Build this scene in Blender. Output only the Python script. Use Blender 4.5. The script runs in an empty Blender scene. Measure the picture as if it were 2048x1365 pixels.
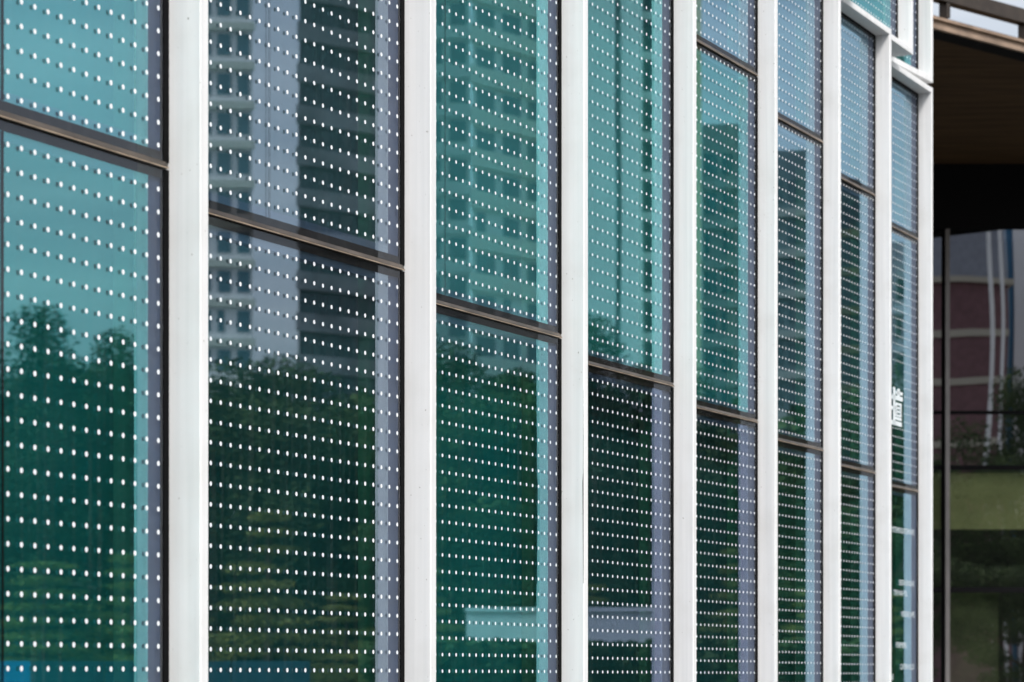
import bpy, bmesh, math, random
import numpy as np
from mathutils import Vector

R = math.radians
sc = bpy.context.scene
C = sc.collection

# ------------------------------------------------------------------ camera
EYE = 1.6
cam_d = bpy.data.cameras.new("camera")
cam = bpy.data.objects.new("camera", cam_d)
C.objects.link(cam)
cam.location = (0, 0, EYE)
cam.rotation_euler = (R(90), 0, 0)
cam_d.sensor_width = 36.0
cam_d.lens = 98.44
cam_d.shift_y = 0.3274
cam_d.clip_start = 0.1
cam_d.clip_end = 3000
cam_d.dof.use_dof = True
cam_d.dof.focus_distance = 8.4
cam_d.dof.aperture_fstop = 7.5
sc.camera = cam

# ------------------------------------------------------------------ world, sun, exposure
to_sun = Vector((0.42, -0.905, 1.2)).normalized()
world = bpy.data.worlds.new("World")
sc.world = world
world.use_nodes = True
wn = world.node_tree
wn.nodes.clear()
sky = wn.nodes.new("ShaderNodeTexSky")
sky.sky_type = 'NISHITA'
sky.sun_disc = False
sky.sun_elevation = math.asin(to_sun.z)
sky.sun_rotation = math.atan2(to_sun.x, to_sun.y)
sky.air_density = 1.0
sky.dust_density = 4.0
sky.ozone_density = 1.0
hs = wn.nodes.new("ShaderNodeHueSaturation")
hs.inputs['Saturation'].default_value = 0.35
bg = wn.nodes.new("ShaderNodeBackground")
bg.inputs['Strength'].default_value = 0.12
wo = wn.nodes.new("ShaderNodeOutputWorld")
wn.links.new(sky.outputs[0], hs.inputs['Color'])
# thin layered cloud: a soft streaky brightening of the sky itself
ctc = wn.nodes.new("ShaderNodeTexCoord")
cmp_ = wn.nodes.new("ShaderNodeMapping"); cmp_.inputs['Scale'].default_value = (2.0, 2.0, 26.0)
cn = wn.nodes.new("ShaderNodeTexNoise"); cn.inputs['Scale'].default_value = 2.2; cn.inputs['Detail'].default_value = 4.0
cr_ = wn.nodes.new("ShaderNodeValToRGB")
cr_.color_ramp.elements[0].position = 0.35; cr_.color_ramp.elements[0].color = (0.84, 0.87, 0.90, 1)
cr_.color_ramp.elements[1].position = 0.65; cr_.color_ramp.elements[1].color = (1.12, 1.10, 1.08, 1)
cmx = wn.nodes.new("ShaderNodeMix"); cmx.data_type = 'RGBA'; cmx.blend_type = 'MULTIPLY'; cmx.inputs[0].default_value = 1.0
wn.links.new(ctc.outputs['Generated'], cmp_.inputs[0]); wn.links.new(cmp_.outputs[0], cn.inputs['Vector'])
wn.links.new(cn.outputs['Fac'], cr_.inputs[0])
wn.links.new(hs.outputs[0], cmx.inputs[6]); wn.links.new(cr_.outputs[0], cmx.inputs[7])
wn.links.new(cmx.outputs[2], bg.inputs['Color'])
wn.links.new(bg.outputs[0], wo.inputs['Surface'])

sun_d = bpy.data.lights.new("sun", 'SUN')
sun_d.energy = 1.4
sun_d.angle = R(12)
sun_d.color = (1.0, 0.965, 0.92)
sun = bpy.data.objects.new("sun", sun_d)
C.objects.link(sun)
sun.location = (30, -30, 60)
sun.rotation_euler = to_sun.to_track_quat('Z', 'Y').to_euler()

sc.view_settings.view_transform = 'Standard'
sc.view_settings.look = 'None'
sc.view_settings.gamma = 1.0
sc.view_settings.exposure = 0.86
sc.cycles.max_bounces = 10
sc.cycles.transparent_max_bounces = 24
sc.cycles.glossy_bounces = 6
sc.cycles.sample_clamp_indirect = 6.0

# ------------------------------------------------------------------ helpers
def new_mat(name):
    m = bpy.data.materials.new(name)
    m.use_nodes = True
    nt = m.node_tree
    nt.nodes.clear()
    out = nt.nodes.new("ShaderNodeOutputMaterial")
    return m, nt, out

def noise_col(nt, scale, lo, hi, detail=4.0, stretch=(1, 1, 1), a=0.35, b=0.65, coord='Object'):
    tc = nt.nodes.new("ShaderNodeTexCoord")
    mp = nt.nodes.new("ShaderNodeMapping")
    mp.inputs['Scale'].default_value = stretch
    n = nt.nodes.new("ShaderNodeTexNoise")
    n.inputs['Scale'].default_value = scale
    n.inputs['Detail'].default_value = detail
    r = nt.nodes.new("ShaderNodeValToRGB")
    r.color_ramp.elements[0].position = a
    r.color_ramp.elements[1].position = b
    r.color_ramp.elements[0].color = (*lo, 1)
    r.color_ramp.elements[1].color = (*hi, 1)
    nt.links.new(tc.outputs[coord], mp.inputs[0])
    nt.links.new(mp.outputs[0], n.inputs['Vector'])
    nt.links.new(n.outputs['Fac'], r.inputs[0])
    return r.outputs[0]

def pbr(name, col, rough=0.5, metal=0.0, var=0.0, scale=4.0, stretch=(1, 1, 1), spec=0.5):
    m, nt, out = new_mat(name)
    p = nt.nodes.new("ShaderNodeBsdfPrincipled")
    p.inputs['Roughness'].default_value = rough
    p.inputs['Metallic'].default_value = metal
    p.inputs['Specular IOR Level'].default_value = spec
    if var > 0:
        lo = tuple(c * (1 - var) for c in col)
        hi = tuple(min(1, c * (1 + var)) for c in col)
        nt.links.new(noise_col(nt, scale, lo, hi, stretch=stretch), p.inputs['Base Color'])
    else:
        p.inputs['Base Color'].default_value = (*col, 1)
    nt.links.new(p.outputs[0], out.inputs['Surface'])
    return m

class MB:
    """collects faces in a local (s, e, z) frame or in plain xyz"""
    def __init__(self, P=None):
        self.v, self.f, self.m = [], [], []
        self.P = P or (lambda a, b, c: (a, b, c))
    def poly(self, pts, mi=0):
        i = len(self.v)
        self.v += [self.P(*p) for p in pts]
        self.f.append(tuple(range(i, i + len(pts))))
        self.m.append(mi)
    def prism(self, sec, z0, z1, mi=0):
        """vertical prism over a closed polygon of (s, e)"""
        i = len(self.v)
        n = len(sec)
        self.v += [self.P(a, b, z0) for a, b in sec] + [self.P(a, b, z1) for a, b in sec]
        for k in range(n):
            q = (k + 1) % n
            self.f.append((i + k, i + q, i + n + q, i + n + k)); self.m.append(mi)
        self.f.append(tuple(range(i + n - 1, i - 1, -1))); self.m.append(mi)
        self.f.append(tuple(range(i + n, i + 2 * n))); self.m.append(mi)
    def box(self, a0, a1, b0, b1, z0, z1, mi=0):
        self.prism([(a0, b0), (a1, b0), (a1, b1), (a0, b1)], z0, z1, mi)
    def build(self, name, mats, parent=None, fix=True, smooth=False):
        me = bpy.data.meshes.new(name)
        me.from_pydata(self.v, [], self.f)
        for mt in (mats if isinstance(mats, (list, tuple)) else [mats]):
            me.materials.append(mt)
        me.polygons.foreach_set('material_index', self.m)
        if smooth:
            me.polygons.foreach_set('use_smooth', [True] * len(self.f))
        me.update()
        if fix:
            bm = bmesh.new(); bm.from_mesh(me)
            bmesh.ops.recalc_face_normals(bm, faces=bm.faces)
            bm.to_mesh(me); bm.free()
        o = bpy.data.objects.new(name, me)
        C.objects.link(o)
        if parent:
            o.parent = parent
            o.matrix_parent_inverse = parent.matrix_world.inverted()
        return o

def thing(name, label, cat, loc=(0, 0, 0), group=None):
    o = bpy.data.objects.new(name, None)
    C.objects.link(o)
    o.location = loc
    o['label'] = label; o['category'] = cat
    if group: o['group'] = group
    bpy.context.view_layer.update()
    return o

# ------------------------------------------------------------------ materials
def white_mat():
    m, nt, out = new_mat("white_coated_metal")
    p = nt.nodes.new("ShaderNodeBsdfPrincipled")
    p.inputs['Roughness'].default_value = 0.42
    p.inputs['Specular IOR Level'].default_value = 0.4
    c1 = noise_col(nt, 1.0, (0.73, 0.74, 0.745), (0.84, 0.84, 0.84), stretch=(45, 45, 0.8), a=0.3, b=0.7)
    c2 = noise_col(nt, 5.0, (0.93, 0.925, 0.915), (1, 1, 1), detail=6, a=0.30, b=0.5)
    c3 = noise_col(nt, 110.0, (0.45, 0.43, 0.4), (1, 1, 1), detail=1, a=0.19, b=0.24)
    mx = nt.nodes.new("ShaderNodeMix"); mx.data_type = 'RGBA'; mx.blend_type = 'MULTIPLY'; mx.inputs[0].default_value = 1
    my = nt.nodes.new("ShaderNodeMix"); my.data_type = 'RGBA'; my.blend_type = 'MULTIPLY'; my.inputs[0].default_value = 1
    nt.links.new(c1, mx.inputs[6]); nt.links.new(c2, mx.inputs[7])
    nt.links.new(mx.outputs[2], my.inputs[6]); nt.links.new(c3, my.inputs[7])
    nt.links.new(my.outputs[2], p.inputs['Base Color'])
    nt.links.new(p.outputs[0], out.inputs['Surface'])
    return m

M_WHITE = white_mat()
M_GASKET = pbr("black_gasket", (0.0025, 0.0025, 0.003), 0.7, spec=0.08)
M_FRIT = pbr("dark_brown_edge_band", (0.010, 0.008, 0.007), 0.6, var=0.3, scale=30, spec=0.1)
M_FRAME = pbr("slate_blue_spacer_frame", (0.018, 0.038, 0.088), 0.5, var=0.08, scale=20)
M_BRONZE = pbr("weathered_bronze", (0.075, 0.058, 0.044), 0.38, 0.4, var=0.4, scale=9)
M_LIP = pbr("bright_bronze_lip", (0.34, 0.26, 0.19), 0.4, 0.3, var=0.35, scale=14)
M_DOT = pbr("white_ceramic_dot", (0.82, 0.85, 0.88), 0.5)
M_DOTB = pbr("grey_dot_back", (0.26, 0.30, 0.31), 0.8, spec=0.1)
M_CORE = pbr("dark_wall_core", (0.03, 0.03, 0.032), 0.8)
M_DARKM = pbr("dark_bronze_mullion", (0.05, 0.037, 0.028), 0.35, 0.4, var=0.2, scale=8)

def outer_glass():
    """clear face of the pane: weak mirror, a film of vertical dirt streaks, otherwise see-through"""
    m, nt, out = new_mat("clear_glass_face")
    tr = nt.nodes.new("ShaderNodeBsdfTransparent"); tr.inputs[0].default_value = (0.86, 0.87, 0.87, 1)
    gl = nt.nodes.new("ShaderNodeBsdfGlossy"); gl.inputs['Roughness'].default_value = 0.0
    gl.inputs['Color'].default_value = (0.078, 0.084, 0.094, 1)
    df = nt.nodes.new("ShaderNodeBsdfDiffuse")
    c = noise_col(nt, 1.0, (0, 0, 0), (0.017, 0.018, 0.018), stretch=(70, 70, 2.0), a=0.50, b=0.88, detail=5)
    nt.links.new(c, df.inputs[0])
    a1 = nt.nodes.new("ShaderNodeAddShader"); a2 = nt.nodes.new("ShaderNodeAddShader")
    nt.links.new(tr.outputs[0], a1.inputs[0]); nt.links.new(gl.outputs[0], a1.inputs[1])
    nt.links.new(a1.outputs[0], a2.inputs[0]); nt.links.new(df.outputs[0], a2.inputs[1])
    nt.links.new(a2.outputs[0], out.inputs['Surface'])
    return m
M_GLASS = outer_glass()

def coat_glass(name, refl, trans, wob=1.0):
    m, nt, out = new_mat(name)
    tr = nt.nodes.new("ShaderNodeBsdfTransparent"); tr.inputs[0].default_value = (*trans, 1)
    gl = nt.nodes.new("ShaderNodeBsdfGlossy"); gl.inputs['Roughness'].default_value = 0.012
    gl.inputs['Color'].default_value = (*refl, 1)
    tc = nt.nodes.new("ShaderNodeTexCoord")
    mp = nt.nodes.new("ShaderNodeMapping"); mp.inputs['Scale'].default_value = (2.4, 2.4, 0.7)
    n = nt.nodes.new("ShaderNodeTexNoise"); n.inputs['Scale'].default_value = 1.5; n.inputs['Detail'].default_value = 0.6
    b = nt.nodes.new("ShaderNodeBump"); b.inputs['Strength'].default_value = 1.0
    b.inputs['Distance'].default_value = 0.00014 * wob
    nt.links.new(tc.outputs['Object'], mp.inputs[0]); nt.links.new(mp.outputs[0], n.inputs['Vector'])
    nt.links.new(n.outputs['Fac'], b.inputs['Height']); nt.links.new(b.outputs[0], gl.inputs['Normal'])
    a1 = nt.nodes.new("ShaderNodeAddShader")
    nt.links.new(tr.outputs[0], a1.inputs[0]); nt.links.new(gl.outputs[0], a1.inputs[1])
    nt.links.new(a1.outputs[0], out.inputs['Surface'])
    return m

TR = (0.62, 0.66, 0.64)
COAT = {
    'teal':  coat_glass("teal_coated_glass", (0.15, 0.42, 0.455), TR),
    'teal2': coat_glass("green_coated_glass", (0.115, 0.385, 0.41), TR),
    'lilac': coat_glass("lilac_coated_glass", (0.275, 0.34, 0.41), TR),
    'peri':  coat_glass("periwinkle_coated_glass", (0.145, 0.185, 0.29), TR),
    'bright': coat_glass("bright_teal_coated_glass", (0.19, 0.52, 0.54), TR),
    'blue':  coat_glass("blue_coated_glass", (0.28, 0.45, 0.55), TR),
}
def body(name, col):
    return pbr(name, col, 0.85, var=0.10, scale=2.0, spec=0.1)
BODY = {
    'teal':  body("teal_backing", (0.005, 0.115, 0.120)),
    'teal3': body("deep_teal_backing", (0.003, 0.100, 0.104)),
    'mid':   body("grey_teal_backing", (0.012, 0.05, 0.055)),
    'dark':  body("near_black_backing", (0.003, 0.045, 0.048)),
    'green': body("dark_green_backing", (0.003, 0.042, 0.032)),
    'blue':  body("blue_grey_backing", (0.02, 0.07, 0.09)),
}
M_JAMB = pbr("green_inner_jamb", (0.006, 0.11, 0.075), 0.7)
M_JAMB2 = pbr("teal_inner_jamb", (0.01, 0.17, 0.15), 0.7)

# ------------------------------------------------------------------ ground
gm = pbr("grey_paving", (0.09, 0.088, 0.085), 0.8, var=0.12, scale=0.6)
g = MB(); g.poly([(-900, -900, 0), (900, -900, 0), (900, 900, 0), (-900, 900, 0)])
ground = g.build("ground", gm); ground['kind'] = 'structure'
lm = pbr("lawn_green", (0.05, 0.09, 0.025), 0.9, var=0.35, scale=0.5)
g = MB(); g.poly([(14, 12, 0.004), (120, 12, 0.004), (120, 110, 0.004), (14, 110, 0.004)])
lawn = g.build("lawn", lm); lawn['kind'] = 'structure'

# ------------------------------------------------------------------ the glass facade: geometry of the sawtooth
ANG = R(24.702)                      # direction of each pane from the optical axis
T = Vector((math.sin(ANG), math.cos(ANG)))
N = Vector((math.cos(ANG), -math.sin(ANG)))
STEP = Vector((0.44914, 1.507))      # from bay to bay
B0 = Vector((-0.73923, 6.02649))
def base(n): return B0 + STEP * n

def frame(n, ang=ANG):
    t = Vector((math.sin(ang), math.cos(ang))); nn = Vector((math.cos(ang), -math.sin(ang)))
    b = base(n)
    def P(s, e, z):
        q = b - t * s - nn * e
        return (q.x, q.y, EYE + z)
    return P

LOW_TOP = 3.447                      # underside of the lower heads, above the eye
UP_BOT = 3.510
building = thing("glass_building", "long white-finned building with sawtooth bays of dotted teal glass", "building",
                 (B0.x, B0.y, 0))

def core():
    m = MB()
    def at(n, e):
        q = base(n) - N * e
        return (q.x, q.y)
    def wall(z0, z1):
        a = at(-3.2, 0.36); b = at(6.98, 0.36); c = at(6.98, 9); d = at(-3.2, 9)
        m.prism([a, b, c, d], z0, z1)
    wall(0.0, 11.0)
    return m.build("inner_wall", M_CORE, building)
core()

def fin(n, z0, z1, ang=ANG, tall=True, lab=None):
    m = MB(frame(n, ang))
    c = 0.0025
    w, d = 0.034, 0.080
    sec = [(0, 0.30), (0, -d + c), (-c, -d), (-w + c, -d), (-w, -d + c), (-w, 0.30)]
    m.prism(sec, z0, z1)
    o = m.build("fin", M_WHITE, building)
    if lab: o['label'] = lab
    return o

def disc(m, s, e, z, r, mi, k=10):
    m.poly([(s + r * math.cos(2 * math.pi * i / k), e, z + r * math.sin(2 * math.pi * i / k)) for i in range(k)], mi)

GE, CE = 0.0, 0.0043
def window(n, z0, z1, coat, bod, ang=ANG, L=1.515, jamb='dark', z_off=0.0, anchor='top', dots=True,
           skip=None, joint=None, label=None):
    P = frame(n, ang)
    bq = base(n).normalized(); t2 = Vector((math.sin(ang), math.cos(ang)))
    SC = 0.0275 + 0.030 * bq.dot(t2) / abs(bq.cross(t2))
    # the clear face and its printed dots: one mesh
    m = MB(P)
    m.poly([(0.0216, GE, z0), (L, GE, z0), (L, GE, z1), (0.0216, GE, z1)], 0)
    if dots:
        k = 0
        while True:
            z = (z1 - 0.0465 - z_off - 0.0489 * k) if anchor == 'top' else (z0 + 0.0345 + z_off + 0.0489 * k)
            k += 1
            if z < z0 + 0.02 or z > z1 - 0.02:
                break
            for j in range(int((L - 0.05) / 0.0461)):
                s = 0.042 + 0.0461 * j
                if skip and skip(s, z):
                    continue
                disc(m, s, GE - 0.0006, z, 0.0056, 1); disc(m, s, GE - 0.0003, z, 0.0056, 2)
    w = m.build("window", [M_GLASS, M_DOT, M_DOTB], building, fix=False)
    if label: w['label'] = label
    # coated rear face of the pane
    m = MB(P)
    m.poly([(SC, CE, z0 + 0.021), (L, CE, z0 + 0.021), (L, CE, z1 - 0.021), (SC, CE, z1 - 0.021)])
    m.build("coated_glass", COAT[coat], w, fix=False)
    # black gasket at the jamb
    m = MB(P)
    m.box(0.0003, 0.0215, -0.0016, 0.030, z0, z1)
    m.build("gasket", M_GASKET, w)
    # dark band printed along the top and bottom edges
    m = MB(P)
    eb = 0.0024
    for (a, b) in ((z0, z0 + 0.021), (z1 - 0.021, z1)):
        m.poly([(0.0217, eb, a), (L, eb, a), (L, eb, b), (0.0217, eb, b)])
    m.poly([(0.0217, eb, z0 + 0.021), (0.0245, eb, z0 + 0.021), (0.0245, eb, z1 - 0.021), (0.0217, eb, z1 - 0.021)])
    m.build("edge_band", M_FRIT, w, fix=False)
    # frame behind the glass: ring with depth
    m = MB(P)
    f0, f1 = 0.0075, 0.034
    m.box(0.0217, SC, f0, f1, z0, z1)
    m.box(SC + 0.0002, L, f0, f1, z0, z0 + 0.042)
    m.box(SC + 0.0002, L, f0, f1, z1 - 0.040, z1)
    m.build("window_frame", M_FRAME, w)
    # inner jamb and the backing one sees through the glass
    m = MB(P)
    m.box(0.0217, SC - 0.03, f1 + 0.0005, 0.110, z0, z1)
    m.build("inner_jamb", M_JAMB2 if jamb == 'teal' else M_JAMB, w)
    m = MB(P)
    m.box(0.0217, L, 0.1105, 0.125, z0, z1)
    m.build("backing_panel", BODY[bod], w)
    if joint:
        m = MB(P)
        for (js, jw) in joint:
            m.poly([(js, 0.0024, z0 + 0.022), (js + jw, 0.0024, z0 + 0.022), (js + jw, 0.0024, z1 - 0.022), (js, 0.0024, z1 - 0.022)])
        m.build("glazing_joint", M_GASKET, w, fix=False)
    return w

def transom(n, zc, L=1.515, ang=ANG):
    m = MB(frame(n, ang))
    P = m.P
    # a sloped cap with a bright lower lip
    i = len(m.v)
    sec = [(0.0060, zc + 0.0078), (-0.0025, zc + 0.0078), (-0.008, zc - 0.0025), (-0.008, zc - 0.007), (0.0060, zc - 0.0075)]
    m.v += [P(0.0150, e, z) for e, z in sec] + [P(L, e, z) for e, z in sec]
    k = len(sec)
    for q in range(k):
        r2 = (q + 1) % k
        m.f.append((q, r2, k + r2, k + q)); m.m.append(0)
    m.f.append(tuple(range(k - 1, -1, -1))); m.m.append(0)
    m.f.append(tuple(range(k, 2 * k))); m.m.append(0)
    o = m.build("transom", M_BRONZE, building)
    m = MB(P)
    m.box(0.0155, L, -0.0105, -0.0082, zc - 0.0078, zc - 0.0048)
    m.build("transom_lip", M_LIP, o)
    return o

def head(n, z0, z1, L=1.515, ang=ANG, name="window_head"):
    m = MB(frame(n, ang))
    c = 0.0025
    i = 0
    sec = [(0.30, z0), (-0.080 + c, z0), (-0.080, z0 + c), (-0.080, z1 - c), (-0.080 + c, z1), (0.30, z1)]
    P = m.P; k = len(sec)
    m.v += [P(0.0002, e, z) for e, z in sec] + [P(L, e, z) for e, z in sec]
    for q in range(k):
        r2 = (q + 1) % k
        m.f.append((q, r2, k + r2, k + q)); m.m.append(0)
    m.f.append(tuple(range(k - 1, -1, -1))); m.m.append(0)
    m.f.append(tuple(range(k, 2 * k))); m.m.append(0)
    return m.build(name, M_WHITE, building)

def head_gasket(n, zt, ang=ANG, L=1.515):
    m = MB(frame(n, ang))
    m.box(0.0220, L, -0.004, -0.0004, zt - 0.008, zt - 0.0003)
    m.build("head_gasket", M_GASKET, building)

ZT0, ZT1, ZT2 = -0.390, 1.0965, 2.586
H = 0.008
# per bay: (mid coat, mid body, jamb), (upper coat, upper body, jamb), (top coat, top body, jamb)
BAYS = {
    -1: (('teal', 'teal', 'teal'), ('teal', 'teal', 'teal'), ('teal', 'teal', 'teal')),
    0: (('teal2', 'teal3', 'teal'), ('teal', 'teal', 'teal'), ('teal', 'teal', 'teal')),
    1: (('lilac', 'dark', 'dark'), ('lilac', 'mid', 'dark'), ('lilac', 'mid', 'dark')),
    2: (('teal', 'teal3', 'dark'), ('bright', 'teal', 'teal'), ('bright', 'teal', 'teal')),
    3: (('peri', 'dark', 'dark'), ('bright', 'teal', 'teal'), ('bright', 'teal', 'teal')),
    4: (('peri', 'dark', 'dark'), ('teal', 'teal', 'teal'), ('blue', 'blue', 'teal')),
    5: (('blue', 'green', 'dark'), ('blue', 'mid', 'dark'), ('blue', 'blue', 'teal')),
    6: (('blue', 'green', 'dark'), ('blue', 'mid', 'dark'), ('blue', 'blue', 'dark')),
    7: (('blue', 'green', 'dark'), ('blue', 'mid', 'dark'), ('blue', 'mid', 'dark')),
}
ORD = {-1: 'outermost', 0: 'first', 1: 'second', 2: 'third', 3: 'fourth', 4: 'fifth', 5: 'sixth', 6: 'seventh', 7: 'eighth'}
def skip8(s, z):
    return (s > 0.30 and 0.83 + 0.62 < z < 1.80)
for n in range(-1, 8):
    mid, up, top = BAYS[n]
    fo = fin(n, -1.56, LOW_TOP + 0.034, lab='white fin with its front cover lifting along a dark seam' if n == 2 else None)
    if n == 2:
        ms = MB(frame(n))
        ms.poly([(0.0006, -0.0782, 0.92), (0.0006, -0.0772, 0.66), (0.0006, -0.0748, 0.62), (0.0006, -0.0756, 0.55), (0.0006, -0.0774, 0.30), (0.0006, -0.0785, 0.30), (0.0006, -0.0785, 0.92)])
        ms.build("seam", M_GASKET, fo, fix=False)
    kw = {}
    jm = {0: [(0.605, 0.007)]}.get(n)
    ju = {0: [(0.605, 0.007)], 1: [(0.722, 0.002), (0.738, 0.0015)], 2: [(0.845, 0.003)]}.get(n)
    uoff = {0: -0.003, 1: 0.018}.get(n, 0.0)
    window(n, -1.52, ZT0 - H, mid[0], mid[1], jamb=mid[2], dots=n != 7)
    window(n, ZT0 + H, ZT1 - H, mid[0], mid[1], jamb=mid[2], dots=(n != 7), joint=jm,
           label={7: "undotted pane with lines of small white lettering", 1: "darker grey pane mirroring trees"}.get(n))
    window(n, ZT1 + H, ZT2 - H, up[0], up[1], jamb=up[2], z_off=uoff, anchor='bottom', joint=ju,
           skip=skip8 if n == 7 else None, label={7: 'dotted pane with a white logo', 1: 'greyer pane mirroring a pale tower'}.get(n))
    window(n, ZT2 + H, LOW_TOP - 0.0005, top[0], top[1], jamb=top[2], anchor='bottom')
    for z in (ZT0, ZT1, ZT2):
        transom(n, z)
    head(n, LOW_TOP, LOW_TOP + 0.034)
    head_gasket(n, LOW_TOP)
    head(n, -1.56, -1.522, name="window_sill")

# upper storey: the same boxes shifted by half a bay, the last one half as wide
for k in range(0, 7):
    n = k + 0.5 - 0.0
    last = False
    fin(n, UP_BOT, 7.6)
    window(n, UP_BOT + 0.036, 5.3, 'teal' if k != 5 else 'blue', 'teal', jamb='teal', anchor='bottom', z_off=0.01)
    head(n, UP_BOT, UP_BOT + 0.034, name="window_sill")
    transom(n, 5.308)
    window(n, 5.316, 7.6, 'teal', 'teal', jamb='teal', dots=False)
A2 = R(29.0)
fin(7, UP_BOT, 7.6, ang=A2)
window(7, UP_BOT + 0.036, 7.6, 'teal2', 'teal', ang=A2, L=0.74, jamb='teal', anchor='bottom')
head(7, UP_BOT, UP_BOT + 0.034, ang=A2, L=0.74, name="window_sill")

# ------------------------------------------------------------------ lettering and logo on the eighth bay
M_LET = pbr("white_vinyl_lettering", (0.72, 0.78, 0.80), 0.6)
def glass_text(body_txt, s_right, z_base, size, parent):
    cu = bpy.data.curves.new("lettering", 'FONT')
    cu.body = body_txt; cu.size = size; cu.align_x = 'RIGHT'; cu.space_character = 1.0
    cu.resolution_u = 3
    to = bpy.data.objects.new("lettering", cu)
    C.objects.link(to)
    bpy.context.view_layer.update()
    me = bpy.data.meshes.new_from_object(to.evaluated_get(bpy.context.evaluated_depsgraph_get()))
    bpy.data.objects.remove(to); bpy.data.curves.remove(cu)
    P = frame(7)
    for v in me.vertices:
        x, y = v.co.x, v.co.y
        v.co = P(s_right - x, GE - 0.0007, z_base + y)
    me.materials.clear(); me.materials.append(M_LET)
    o = bpy.data.objects.new("lettering", me); C.objects.link(o)
    o.parent = parent; o.matrix_parent_inverse = parent.matrix_world.inverted()
    return o
lower8 = [o for o in building.children if o.name.startswith("window") and not o.name.startswith("window_")]
# the mid window of the eighth bay is the second of its four
per = 4
i8 = (8) * per
lower8_mid, lower8_up = lower8[i8 + 1], lower8[i8 + 2]
for txt, sr, y, sz in (("SYSTEMROUSTERNAFE", 0.085, 1064, 0.046), ("ESIGN ENGINE", 0.085, 1167, 0.046), ("TIVE WA FOL", 0.22, 1188, 0.046),
                       ("VISSERIE JAPE", 0.08, 1229, 0.046), ("FORMSERS", 0.235, 1291, 0.046),
                       ("CATERHOLDI", 0.085, 1334, 0.046), ("TIRE", 0.50, 1354, 0.046)):
    z = (1353 - y) / 5600 * 16.4 - 0.016
    glass_text(txt, sr, z, sz, lower8_mid)
# logo: brush-like strokes, cut by the fin in front
m = MB(frame(7))
def s8(px):
    k = (px - 1024) / 5600; b = base(7)
    return (b.x - k * b.y) / (T.x - k * T.y)
SL = -0.24
def stroke(x0, x1, y0, y1):
    # rectangle in the sign's own plane, corners measured along the pane
    pts = []
    for (x, y) in ((x0, y1), (x1, y1), (x1, y0), (x0, y0)):
        s = s8(1760 + x / 11.375)
        Z = base(7).y - s * T.y
        yy = 740 + (y + 0.30 * (x - 380)) / 11.375
        pts.append((s, GE - 0.0008, (1353 - yy) / 5600 * Z))
    m.poly(pts)
for st in ((295, 345, 410, 1260), (265, 515, 590, 690), (390, 450, 420, 590), (355, 515, 480, 555), (350, 490, 745, 800), (350, 490, 835, 890),
           (350, 490, 920, 975), (350, 385, 800, 1040), (455, 490, 800, 1040), (335, 490, 1010, 1060), (335, 490, 1075, 1140), (250, 495, 1170, 1270),
           (255, 335, 850, 930)):
    stroke(*st)
m.build("logo", M_LET, lower8_up, fix=False)

# ------------------------------------------------------------------ the recessed entrance at the right
entrance = thing("entrance_building", "dark recessed entrance with brown soffit and tinted glazing beyond the fins", "building", (4.0, 30.0, 0))
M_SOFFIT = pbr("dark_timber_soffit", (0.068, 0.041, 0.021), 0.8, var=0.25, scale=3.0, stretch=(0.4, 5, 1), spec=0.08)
M_BLACKB = pbr("black_beam", (0.009, 0.009, 0.010), 0.8, spec=0.06)
M_OLIVE = pbr("olive_roller_blind", (0.36, 0.40, 0.21), 0.8, var=0.08, scale=4)
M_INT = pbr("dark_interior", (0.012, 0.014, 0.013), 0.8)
M_TREE_REFL = pbr("green_tree_reflection", (0.045, 0.06, 0.03), 0.8, var=0.3, scale=3)  # green of lit trees mirrored in the pane, painted on an added board
ZB = 30.0
SOF = 5.48
def pgl():
    m, nt, out = new_mat("tinted_entrance_glass")
    tr = nt.nodes.new("ShaderNodeBsdfTransparent"); tr.inputs[0].default_value = (0.55, 0.56, 0.52, 1)
    gl = nt.nodes.new("ShaderNodeBsdfGlossy"); gl.inputs['Roughness'].default_value = 0.0
    gl.inputs['Color'].default_value = (0.50, 0.50, 0.52, 1)
    tc = nt.nodes.new("ShaderNodeTexCoord")
    mp = nt.nodes.new("ShaderNodeMapping"); mp.inputs['Scale'].default_value = (1.0, 1.0, 0.4)
    n = nt.nodes.new("ShaderNodeTexNoise"); n.inputs['Scale'].default_value = 1.1; n.inputs['Detail'].default_value = 0.3
    b = nt.nodes.new("ShaderNodeBump"); b.inputs['Strength'].default_value = 1.0; b.inputs['Distance'].default_value = 0.0022
    nt.links.new(tc.outputs['Object'], mp.inputs[0]); nt.links.new(mp.outputs[0], n.inputs['Vector'])
    nt.links.new(n.outputs['Fac'], b.inputs['Height']); nt.links.new(b.outputs[0], gl.inputs['Normal'])
    a1 = nt.nodes.new("ShaderNodeAddShader")
    nt.links.new(tr.outputs[0], a1.inputs[0]); nt.links.new(gl.outputs[0], a1.inputs[1])
    nt.links.new(a1.outputs[0], out.inputs['Surface'])
    return m
M_PGL = pgl()
XM = (1892 - 1024) / 5600 * ZB      # mullion
X0, X1 = 1.2, 12.0
top_gl = (1353 - 461) / 5600 * ZB
def ez(y): return EYE + (1353 - y) / 5600 * ZB
rows = [(0.05, ez(1180) - 0.03), (ez(1180) + 0.03, ez(936) - 0.025), (ez(936) + 0.025, ez(826) - 0.02), (ez(826) + 0.02, ez(461))]
cols = [(X0, XM - 0.03), (XM + 0.03, XM + 1.45), (XM + 1.51, XM + 3.0), (XM + 3.06, XM + 4.6), (XM + 4.66, X1)]
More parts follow.
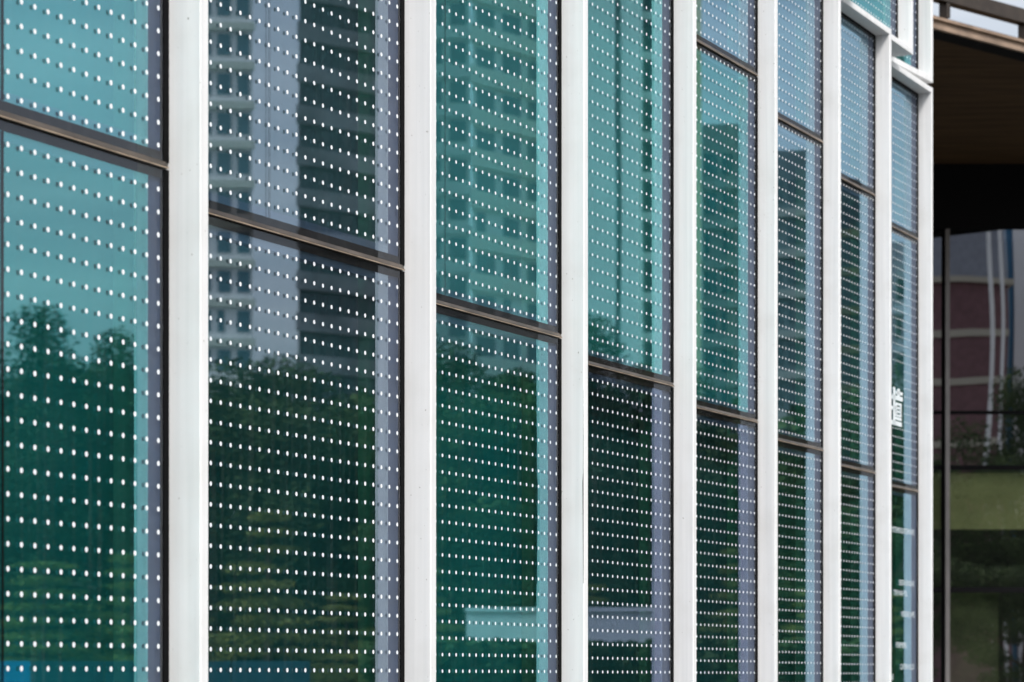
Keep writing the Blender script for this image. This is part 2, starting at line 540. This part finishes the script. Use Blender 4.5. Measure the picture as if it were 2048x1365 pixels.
for (a, b) in cols:
    for (z0, z1) in rows:
        TL = 0.0052   # the curtain wall leans out very slightly
        m = MB(); m.poly([(a, ZB - TL * z0, z0), (b, ZB - TL * z0, z0), (b, ZB - TL * z1, z1), (a, ZB - TL * z1, z1)])
        m.build("window", M_PGL, entrance, fix=False)
for k, (a, b) in enumerate(zip(cols[:-1], cols[1:])):
    m = MB(); m.box(a[1] + 0.011, b[0] - 0.004, ZB - 0.10, ZB + 0.04, 0.0, ez(461))
    mg = MB(); mg.box(a[1] - 0.022, a[1] + 0.0105, ZB - 0.045, ZB + 0.04, 0.0, ez(461))
    mg.build('mullion_gasket', M_GASKET, m.build("mullion", pbr("grey_bronze_mullion", (0.19, 0.18, 0.18), 0.4, 0.3, var=0.1), entrance))
for (r0, r1) in zip(rows[:-1], rows[1:]):
    for (a, b) in cols:
        m = MB(); m.box(a + 0.001, b - 0.001, ZB - 0.03, ZB + 0.03, r0[1] + 0.0005, r1[0] - 0.0005)
        m.build("transom", M_BLACKB, entrance)
for (a, b) in cols[:3]:
    m = MB(); m.box(a + 0.01, b - 0.01, ZB + 0.12, ZB + 0.14, ez(1058), ez(945))
    m.build("blind", M_OLIVE, entrance)
m = MB(); m.box(XM + 0.05, (2000 - 1024) / 5600 * ZB, ZB + 0.10, ZB + 0.13, 0.06, ez(1184))
m.build("board", M_TREE_REFL, entrance)  # added behind the glass to imitate mirrored foliage
# beam, soffit, edge, interior
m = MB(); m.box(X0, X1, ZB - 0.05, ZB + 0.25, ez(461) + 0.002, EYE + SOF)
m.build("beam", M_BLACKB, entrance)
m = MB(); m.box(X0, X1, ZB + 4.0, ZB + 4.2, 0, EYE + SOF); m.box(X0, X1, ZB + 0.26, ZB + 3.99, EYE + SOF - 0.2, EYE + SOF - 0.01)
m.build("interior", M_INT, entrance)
ed = Vector((0.93, 0.90)).normalized(); en = Vector((ed.y, -ed.x))
e0 = Vector((3.53, 23.5)) - ed * 3.4
e1 = Vector((3.53, 23.5)) + ed * 8.8
def ex(s, e, z):
    q = e0 + ed * s - en * e
    return (q.x, q.y, z)
LEN = (e1 - e0).length
zs = EYE + SOF
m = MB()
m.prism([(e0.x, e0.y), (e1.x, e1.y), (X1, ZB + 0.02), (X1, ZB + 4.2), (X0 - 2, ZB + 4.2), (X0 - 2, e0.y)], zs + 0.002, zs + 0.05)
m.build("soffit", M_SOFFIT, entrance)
zt = zs - 0.072
m = MB(ex); m.box(-0.1, LEN, 0.0, 0.34, zs - 0.0, zs + 0.0015); m.box(-0.1, LEN, -0.06, -0.001, zt - 0.01, zt + 0.12)
m.build("edge_trim", M_BLACKB, entrance)
m = MB(ex)
m.box(-0.1, LEN, -0.10, -0.061, zt - 0.002, zt + 0.035); m.box(-0.1, LEN, -0.085, -0.061, zt + 0.036, zt + 0.07); m.box(-0.1, LEN, -0.12, -0.0612, zt + 0.0705, zt + 0.095)
m.build("fascia", pbr("bronze_fascia", (0.30, 0.21, 0.15), 0.4, 0.3, var=0.25, scale=5), entrance)
m = MB(ex); m.box(-0.1, LEN, -0.10, 0.0, zt + 0.25, zt + 0.37)
m.build("top_rail", M_DARKM, entrance)
for k in range(8):
    s = 3.475 + (k - 3) * 1.12
    m = MB(ex); m.box(s, s + 0.05, -0.09, -0.01, zt + 0.121, zt + 0.249)
    m.build("post", M_DARKM, entrance)

# ------------------------------------------------------------------ what the glass mirrors: trees, hedge, towers
O = Vector((-7.0, 3.2))
def polar(az, r):
    k = float(np.interp(az, [41.2, 42.3, 43.4, 44.8, 46.9, 49.6, 53.8, 58.2], [7, 6, 5, 4, 3, 2, 1, 0]))
    o = N * (-2 * (3.19 + 0.2218 * k))
    return o.x + r * math.sin(R(az)), o.y + r * math.cos(R(az))

def leaf_mat(name, lo, hi):
    m, nt, out = new_mat(name)
    p = nt.nodes.new("ShaderNodeBsdfPrincipled"); p.inputs['Roughness'].default_value = 0.85
    p.inputs['Specular IOR Level'].default_value = 0.12
    nt.links.new(noise_col(nt, 0.9, lo, hi, detail=3), p.inputs['Base Color'])
    nt.links.new(p.outputs[0], out.inputs['Surface'])
    return m
M_LEAF = leaf_mat("leaf_green", (0.026, 0.052, 0.020), (0.08, 0.125, 0.042))
M_NEEDLE = leaf_mat("needle_green", (0.022, 0.044, 0.022), (0.065, 0.105, 0.048))
M_LITLEAF = leaf_mat("lit_yellow_green", (0.14, 0.17, 0.04), (0.25, 0.27, 0.08))  # sunlit foliage tone put into the leaf colour
M_BARK = pbr("bark", (0.09, 0.065, 0.045), 0.9, var=0.3, scale=6)

def leaves_mesh(name, centres, rad, per, size, rng, flat=0.5):
    n = len(centres) * per
    dv = rng.normal(0, 1, (n, 3)); dv /= np.linalg.norm(dv, axis=1, keepdims=True)
    dv *= rng.uniform(0, 1, (n, 1)) ** 0.42 * 1.75
    pts = np.repeat(centres, per, axis=0) + dv * np.repeat(rad, per, axis=0)
    a = rng.normal(0, 1, (n, 3)); a /= np.linalg.norm(a, axis=1, keepdims=True)
    b = np.cross(a, rng.normal(0, 1, (n, 3))); b /= np.linalg.norm(b, axis=1, keepdims=True)
    sz = size * rng.uniform(0.6, 1.3, (n, 1))
    a[:, 2] *= flat
    v = np.stack([pts - a * sz, pts + b * sz * 0.5, pts + a * sz, pts - b * sz * 0.5], 1).reshape(-1, 3)
    me = bpy.data.meshes.new(name)
    me.vertices.add(n * 4); me.vertices.foreach_set('co', v.ravel())
    me.loops.add(n * 4); me.loops.foreach_set('vertex_index', np.arange(n * 4))
    me.polygons.add(n); me.polygons.foreach_set('loop_start', np.arange(n) * 4); me.polygons.foreach_set('loop_total', np.full(n, 4))
    me.update(); me.validate()
    return me

def tube(m, p0, p1, r0, r1, k=7):
    p0, p1 = Vector(p0), Vector(p1)
    d = (p1 - p0).normalized(); u = d.orthogonal().normalized(); w = d.cross(u)
    i = len(m.v)
    for p, r in ((p0, r0), (p1, r1)):
        for q in range(k):
            a = 2 * math.pi * q / k
            m.v.append(tuple(p + (u * math.cos(a) + w * math.sin(a)) * r))
    for q in range(k):
        r2 = (q + 1) % k
        m.f.append((i + q, i + r2, i + k + r2, i + k + q)); m.m.append(0)
    m.f.append(tuple(range(i + k, i + 2 * k))); m.m.append(0)

def broad_tree(h, rad, seed, mat):
    rng = np.random.default_rng(seed)
    m = MB(); tube(m, (0, 0, 0), (0.05 * h * 0.3, 0, h * 0.45), h * 0.03, h * 0.018)
    cs, rs = [], []
    for k in range(34):
        th = rng.uniform(0, 2 * math.pi); u = rng.uniform(-0.75, 1.0); rr = rad * rng.uniform(0.25, 1.0) * math.sqrt(max(0.05, 1 - u * u * 0.8))
        c = (rr * math.cos(th), rr * math.sin(th), h * 0.58 + u * h * 0.40)
        cs.append(c); s = rad * rng.uniform(0.15, 0.26); rs.append((s, s, s * 0.6))
        if k % 4 == 0:
            tube(m, (0.02 * h, 0, h * rng.uniform(0.25, 0.45)), c, h * 0.012, h * 0.004, 5)
    return leaves_mesh("crown", np.array(cs), np.array(rs), 800, 0.085, rng), m
def cone_tree(h, rad, seed, mat):
    rng = np.random.default_rng(seed)
    m = MB(); tube(m, (0, 0, 0), (0, 0, h * 0.97), h * 0.022, h * 0.004)
    cs, rs = [], []
    z = h * 0.10
    while z < h * 0.98:
        f = 1 - z / h
        for k in range(max(3, int(9 * f + 2))):
            th = rng.uniform(0, 2 * math.pi); rr = rad * (f ** 0.8) * rng.uniform(0.3, 1.05)
            c = (rr * math.cos(th), rr * math.sin(th), z - 0.12 * rr + rng.uniform(-0.1, 0.1))
            cs.append(c); s = rad * ((0.10 if mat else 0.085) + 0.10 * f); rs.append((s * 1.25, s * 1.25, s * (0.30 if mat else 0.85)))
            if k % 3 == 0: tube(m, (0, 0, z), c, h * 0.007, h * 0.002, 4)
        z += h * (0.062 if mat else 0.042)
    return leaves_mesh("crown", np.array(cs), np.array(rs), 260, 0.07, rng, 0.3), m

PROTO = {}
def tree(kind, az, r, top, rad, label, seed=1, rot=0.0, mat=None, xy=None):
    """top: height above the ground"""
    x, y = xy if xy else polar(az, r)
    key = (kind, seed, mat.name if mat else '')
    names = {'cone': 'conifer_tree', 'broad': 'broadleaf_tree'}
    t = thing(names[kind], label, "tree", (x, y, 0), "trees across the street")
    if key not in PROTO:
        H0, R0 = 10.0, 3.2
        me, m = (cone_tree if kind == 'cone' else broad_tree)(H0, R0, seed, mat)
        me.materials.append(mat or (M_NEEDLE if kind == 'cone' else M_LEAF))
        cr = bpy.data.objects.new("crown", me); C.objects.link(cr); cr.parent = t
        tk = m.build("trunk", M_BARK); tk.parent = t
        PROTO[key] = (cr, tk)
    else:
        for src in PROTO[key]:
            c = src.copy(); C.objects.link(c); c.parent = t
    t.scale = (rad / 3.2, rad / 3.2, top / 10.0)
    t.rotation_euler = (0, 0, rot)
    return t

def hgt(y, r): return EYE + (1353 - y) / 5600 * r * 0.985

TREES = [
    ('cone', 58.9, 55, hgt(590, 55), 2.6, "tall pointed conifer", 1), ('cone', 60.1, 57, hgt(660, 57), 2.5, "conifer", 2),
    ('cone', 57.4, 56, hgt(640, 56), 2.4, "conifer", 3), ('broad', 58.1, 60, hgt(740, 60), 3.2, "round tree", 1),
    ('broad', 56.6, 60, hgt(740, 60), 3.0, "round tree", 2), ('broad', 61.2, 60, hgt(700, 60), 3.4, "round tree", 3),
    ('broad', 55.2, 58, hgt(745, 58), 2.8, "round tree", 3), ('broad', 54.0, 60, hgt(735, 60), 2.6, "round tree", 1),
    ('cone', 52.6, 62, hgt(800, 62), 2.8, "conifer", 2), ('broad', 51.6, 58, hgt(780, 58), 2.2, "round tree", 2),
    ('broad', 49.6, 58, hgt(680, 58), 2.6, "broad round tree", 3), ('broad', 50.7, 60, hgt(740, 60), 2.2, "round tree", 1),
    ('broad', 48.5, 61, hgt(720, 61), 2.4, "round tree", 2), ('cone', 47.6, 57, hgt(600, 57), 2.2, "tall conifer", 3),
    ('broad', 46.6, 60, hgt(740, 60), 2.1, "round tree", 1), ('broad', 45.3, 58, hgt(860, 58), 2.3, "low round tree", 3),
    ('broad', 44.2, 60, hgt(870, 60), 2.2, "low round tree", 2), ('broad', 43.2, 58, hgt(880, 58), 2.0, "low round tree", 1),
    ('cone', 42.4, 60, hgt(760, 60), 2.0, "conifer", 1), ('broad', 41.4, 58, hgt(740, 58), 2.3, "round tree", 2),
    ('broad', 40.2, 60, hgt(740, 60), 2.3, "round tree", 3),
]
for i, (kind, az, r, top, rad, lab, sd) in enumerate(TREES):
    tree(kind, az, r, top, rad, "dark green %s in the row across the street" % lab, sd, rot=i * 1.3)
# nearer bushes before the row, lit yellow-green put into the leaf colour
for i, (az, r, top, rad) in enumerate(((54.3, 44, hgt(1010, 44), 1.5), (58.9, 46, hgt(1120, 46), 2.2), (57.2, 46, hgt(1100, 46), 1.8),
                                       (56.0, 45, hgt(1150, 45), 1.5), (52.9, 46, hgt(1180, 46), 1.3), (50.9, 46, hgt(1130, 46), 1.0),
                                       (47.6, 45, hgt(1160, 45), 0.9), (44.9, 45, hgt(1090, 45), 0.8), (43.4, 45, hgt(1170, 45), 0.8), (41.6, 45, hgt(1180, 45), 1.0))):
    tree('cone', az, r, top, rad, "small cedar with lit yellow-green put into its leaves, in front of the dark trees", 7 + i % 2, rot=i * 0.9, mat=M_LITLEAF)

# thick dark undergrowth behind the trees, one mass
rng = np.random.default_rng(5)
cs = []
for az in np.arange(38.5, 63.5, 0.12):
    for k in range(4):
        r = rng.uniform(63, 69); x, y = polar(az, r); cs.append((x, y, rng.uniform(0.4, hgt(860, 66))))
und = leaves_mesh("undergrowth", np.array(cs), np.tile([[0.5, 0.5, 0.5]], (len(cs), 1)), 45, 0.30, rng)
und.materials.append(M_LEAF)
uo = bpy.data.objects.new("undergrowth", und); C.objects.link(uo)
uo['kind'] = 'stuff'; uo['label'] = "dense dark undergrowth behind the row of trees"; uo['category'] = "undergrowth"

# clipped hedge and white wall
def arc_box(name, az0, az1, r, depth, z0, z1, mat, parent=None):
    a = Vector(polar(az0, r)); b = Vector(polar(az1, r)); d = (b - a).normalized(); q = Vector((d.y, -d.x))
    if q.dot(a - O) < 0: q = -q
    m = MB(); m.prism([tuple(a), tuple(b), tuple(b + q * depth), tuple(a + q * depth)], z0, z1)
    return m.build(name, mat, parent)
cs = []
for az in np.arange(41, 52.5, 0.06):
    for k in range(16):
        x, y = polar(az, rng.uniform(38, 39.2)); cs.append((x, y, rng.uniform(0.1, hgt(1290, 38))))
hm = leaves_mesh("hedge", np.array(cs), np.tile([[0.10, 0.10, 0.06]], (len(cs), 1)), 50, 0.085, rng)
hm.materials.append(M_LEAF)
ho = bpy.data.objects.new("hedge", hm); C.objects.link(ho)
ho['label'] = "clipped dark green hedge along the lawn"; ho['category'] = "hedge"
M_WALLW = pbr("white_render", (0.78, 0.79, 0.80), 0.8, var=0.05)
w = thing("garden_wall", "low white rendered wall behind the hedge", "wall", (*polar(48.5, 41), 0))
arc_box("wall_body", 50.25, 46.35, 41, 0.25, 0, hgt(1222, 41), M_WALLW, w)
arc_box("coping", 50.27, 46.33, 40.97, 0.31, hgt(1222, 41) + 0.001, hgt(1213, 41), M_WALLW, w)
# blue hoarding
hb = thing("hoarding", "bright blue site hoarding in front of the trees", "fence", (*polar(57.5, 32), 0))
M_BLUE = pbr("bright_blue_board", (0.01, 0.42, 0.85), 0.5)
M_BLUE2 = pbr("dull_blue_board", (0.004, 0.10, 0.15), 0.6, var=0.15, scale=2)
arc_box("board", 60.9, 59.15, 32, 0.06, 0.0, hgt(1322, 32), M_BLUE, hb)
for k in range(4):
    arc_box("board", 59.14 - k * 1.4, 59.14 - (k + 1) * 1.4 + 0.02, 32, 0.06, 0.0, hgt(1322, 32) - 0.0, M_BLUE2, hb)

# towers
def tower(az0, az1, r, top, depth, wall, slab, win, label, floor=2.95, style='bands', twist=0.0, cols=6):
    a = Vector(polar(az0, r)); b = Vector(polar(az1, r + twist))
    d = (b - a); W = d.length; d.normalize(); q = Vector((d.y, -d.x))
    if q.dot(a - O) < 0: q = -q
    W = max(W, 0.01); q = (a - N * (-6.8)).normalized()   # side walls run straight back, away from the facade
    t = thing("apartment_tower", label, "building", (a.x, a.y, 0), "towers beyond the trees")
    def P(s, e, z):
        p = a + d * s + q * e
        return (p.x, p.y, z)
    m = MB(P); m.box(0, W, 0, depth, 0, top); m.build("wall", wall, t)
    nf = int(top / floor)
    if style != 'plain':
        ms = MB(P); mw = MB(P)
        for f in range(1, nf):
            z = f * floor
            if style in ('bands', 'balcony'):
                ms.box(-0.2, W + 0.2, -0.6 if style == 'balcony' else -0.35, -0.003, z - 0.35, z + (0.25 if style == 'bands' else 0.10))
            if style == 'balcony':
                ms.box(-0.2, W + 0.2, -0.62, -0.55, z + 0.101, z + 0.9)
            for k in range(cols):
                x0 = W * (k + 0.16) / cols; x1 = W * (k + 0.84) / cols
                if (f * 7 + k * 3) % 11 == 0: x1 = (x0 + x1) / 2
                mw.box(x0, x1, -0.06, -0.002, z + 0.75, z + 2.35)
        if ms.v: ms.build("floor_slab", slab, t)
        o = mw.build("window_glazing", win, t)
        o['kind'] = 'stuff'
    return t
W_WHITE = pbr("pale_render", (0.85, 0.86, 0.87), 0.8, var=0.04, scale=0.2)
W_FAINT = pbr("faintly_greyer_render", (0.60, 0.62, 0.65), 0.8, var=0.15, scale=0.15, stretch=(1, 1, 6))
W_PINK = pbr("pinkish_render", (0.80, 0.70, 0.78), 0.8, var=0.03, scale=0.2)
W_GREY = pbr("grey_render", (0.50, 0.51, 0.52), 0.8, var=0.06, scale=0.2)
W_SLAB2 = pbr("mid_grey_slab", (0.26, 0.26, 0.24), 0.8)
W_SLAB3 = pbr("ochre_slab", (0.30, 0.25, 0.13), 0.8)
W_SLAB4 = pbr("pale_green_slab", (0.62, 0.68, 0.60), 0.8)
W_PALE = pbr("light_grey_render", (0.66, 0.67, 0.68), 0.8, var=0.1, scale=0.2)
W_SLAB = pbr("grey_balcony_concrete", (0.27, 0.29, 0.30), 0.8, var=0.3, scale=0.3)
W_DARK = pbr("dark_and_shaded_render", (0.10, 0.135, 0.145), 0.8, var=0.1, scale=0.2)  # dark walls; on the balcony tower it is shade put into the colour
W_YEL = pbr("pale_yellow_render", (0.62, 0.60, 0.38), 0.8)
W_CREAM = pbr("cream_slab", (0.84, 0.83, 0.78), 0.8)
W_WIN = pbr("blue_window", (0.09, 0.20, 0.25), 0.15)
W_WIN2 = pbr("pale_blue_window", (0.25, 0.33, 0.37), 0.3)
W_WIND = pbr("dark_window", (0.04, 0.07, 0.08), 0.15)
tower(55.85, 54.66, 210, 90, 14, W_WHITE, W_SLAB4, W_WIN, "white tower with blue window columns", style='bands', cols=3)
tower(53.75, 51.95, 200, 90, 14, W_DARK, W_SLAB, W_WIND, "tower with long balconies, the shade on its face painted dark grey", style='balcony', cols=5, twist=5)  # this face lies in shade, painted into its wall colour
tower(51.7, 50.25, 212, 90, 12, W_WHITE, W_WHITE, W_WIN2, "grey tower with light floor bands", style='bands', cols=3)
tower(50.2, 48.2, 200, 90, 12, W_WHITE, W_CREAM, W_WIN2, "grey tower with cream balconies turned at an angle", style='balcony', cols=4, twist=9)
tower(47.95, 47.28, 205, 90, 10, W_WHITE, W_WHITE, W_WIN, "plain pale tower shaft", style='plain')
tower(47.27, 47.17, 207, 90, 8, W_GREY, W_WHITE, W_WIN, "dark recessed stair slot between pale shafts", style='plain')
tower(47.165, 46.76, 205, 90, 10, W_WHITE, W_WHITE, W_WIN, "narrow pale tower shaft", style='plain')
tower(46.755, 46.3, 206, 90, 10, W_DARK, W_WHITE, W_WIND, "dark balcony stack with white slabs", style='bands', cols=1)
tower(45.75, 45.50, 204, 90, 10, W_YEL, W_YEL, W_WIN, "slim pale yellow tower", style='plain')
tower(45.48, 44.2, 210, hgt(235, 210), 10, W_GREY, W_PALE, W_WIN, "grey tower with dark windows and flat roof", style='bands', cols=4)
tower(44.1, 43.2, 205, hgt(290, 205), 10, W_DARK, W_SLAB2, W_WIND, "dark tower with pale floor bands", style='bands', cols=3)
tower(43.0, 42.0, 215, hgt(350, 215), 10, W_DARK, W_SLAB3, W_WIND, "dark tower with cream floor bands", style='bands', cols=3)
tower(41.9, 41.3, 215, hgt(480, 215), 10, W_GREY, W_WHITE, W_WIND, "grey tower lower than its neighbours", style='bands', cols=2)

# ------------------------------------------------------------------ what the entrance glazing mirrors, behind the camera
bb = thing("brick_building", "dark red brick building with cream bands and grey metal roof", "building", (5, -70, 0))
M_BRICK = pbr("dark_red_brick", (0.17, 0.085, 0.095), 0.85, var=0.15, scale=3)
M_BAND = pbr("cream_band", (0.45, 0.42, 0.34), 0.8)
M_ROOFG = pbr("grey_metal_roof", (0.24, 0.26, 0.31), 0.6, var=0.08)
D = 130.0
def bz(y): return EYE + (1353 - y - 58) / 5600 * D
xr = (2012 - 1024) / 5600 * D
m = MB(); m.box(-14, xr, -84, -70, 0, bz(556)); m.build("wall", M_BRICK, bb)
for y in (652, 748, 872, 980, 1100):
    m = MB(); m.box(-14, xr + 0.05, -69.99, -69.9, bz(y + 7), bz(y - 7)); m.build("brick_band", M_BAND, bb)
m = MB(); m.box(-14.3, xr + 0.3, -84, -69.7, bz(556) + 0.002, bz(545)); m.build("cornice", M_BAND, bb)
m = MB(); m.box(-14, xr, -83, -70.4, bz(545) + 0.002, bz(380)); m.build("roof", M_ROOFG, bb)
tw = thing("white_blue_tower", "slim white tower with blue corner strips behind brick building", "building", ((2026 - 1024) / 5600 * 140, -80, 0))
x0 = (2016 - 1024) / 5600 * 140
m = MB(); m.box(x0 + 0.3, x0 + 0.9, -92, -80, 0, 40); m.build("wall", W_WHITE, tw)
m = MB(); m.box(x0, x0 + 0.299, -92, -80.2, 0, 40); m.build("corner_strip", pbr("blue_strip", (0.03, 0.16, 0.3), 0.5), tw)
m = MB(); m.box(x0 + 1.1, x0 + 4.5, -93, -81, 0, 40); m.build("wall", W_WHITE, tw)
for (lx, ly, lh, lab) in ((14.3, -24, 24, "tall slim white lamp post in front of the brick building"), (15.7, -30, 26, "taller white lamp post nearer the brick building's corner")):
    lp = thing("lamp_post", lab, "lamp post", (lx, ly, 0), "lamp posts along the street")
    m = MB(); tube(m, (lx, ly, 0), (lx, ly, lh), 0.08, 0.055); tube(m, (lx, ly, lh), (lx - 0.5, ly, lh + 0.3), 0.05, 0.04); m.build("post", W_WHITE, lp)
    m = MB(); m.box(lx - 1.1, lx - 0.4, ly - 0.12, ly + 0.12, lh + 0.25, lh + 0.35); m.build("lamp_head", W_WHITE, lp)
for i, (x, y, top, rad) in enumerate(((8.2, -14, 7.0, 2.4), (11.3, -16, 7.5, 2.6), (12.9, -15, 7.9, 2.0), (14.8, -17, 9.2, 2.0), (5.0, -15, 6.8, 2.6), (17.5, -15, 8.5, 2.6), (10.0, -9, 4.4, 1.6), (12.4, -8, 4.0, 1.5), (1.0, -18, 6.4, 2.6))):
    tree('broad', 0, 0, top, rad, "leafy green tree beside the brick building", 1 + i % 3, rot=i * 2.1, xy=(x, y))
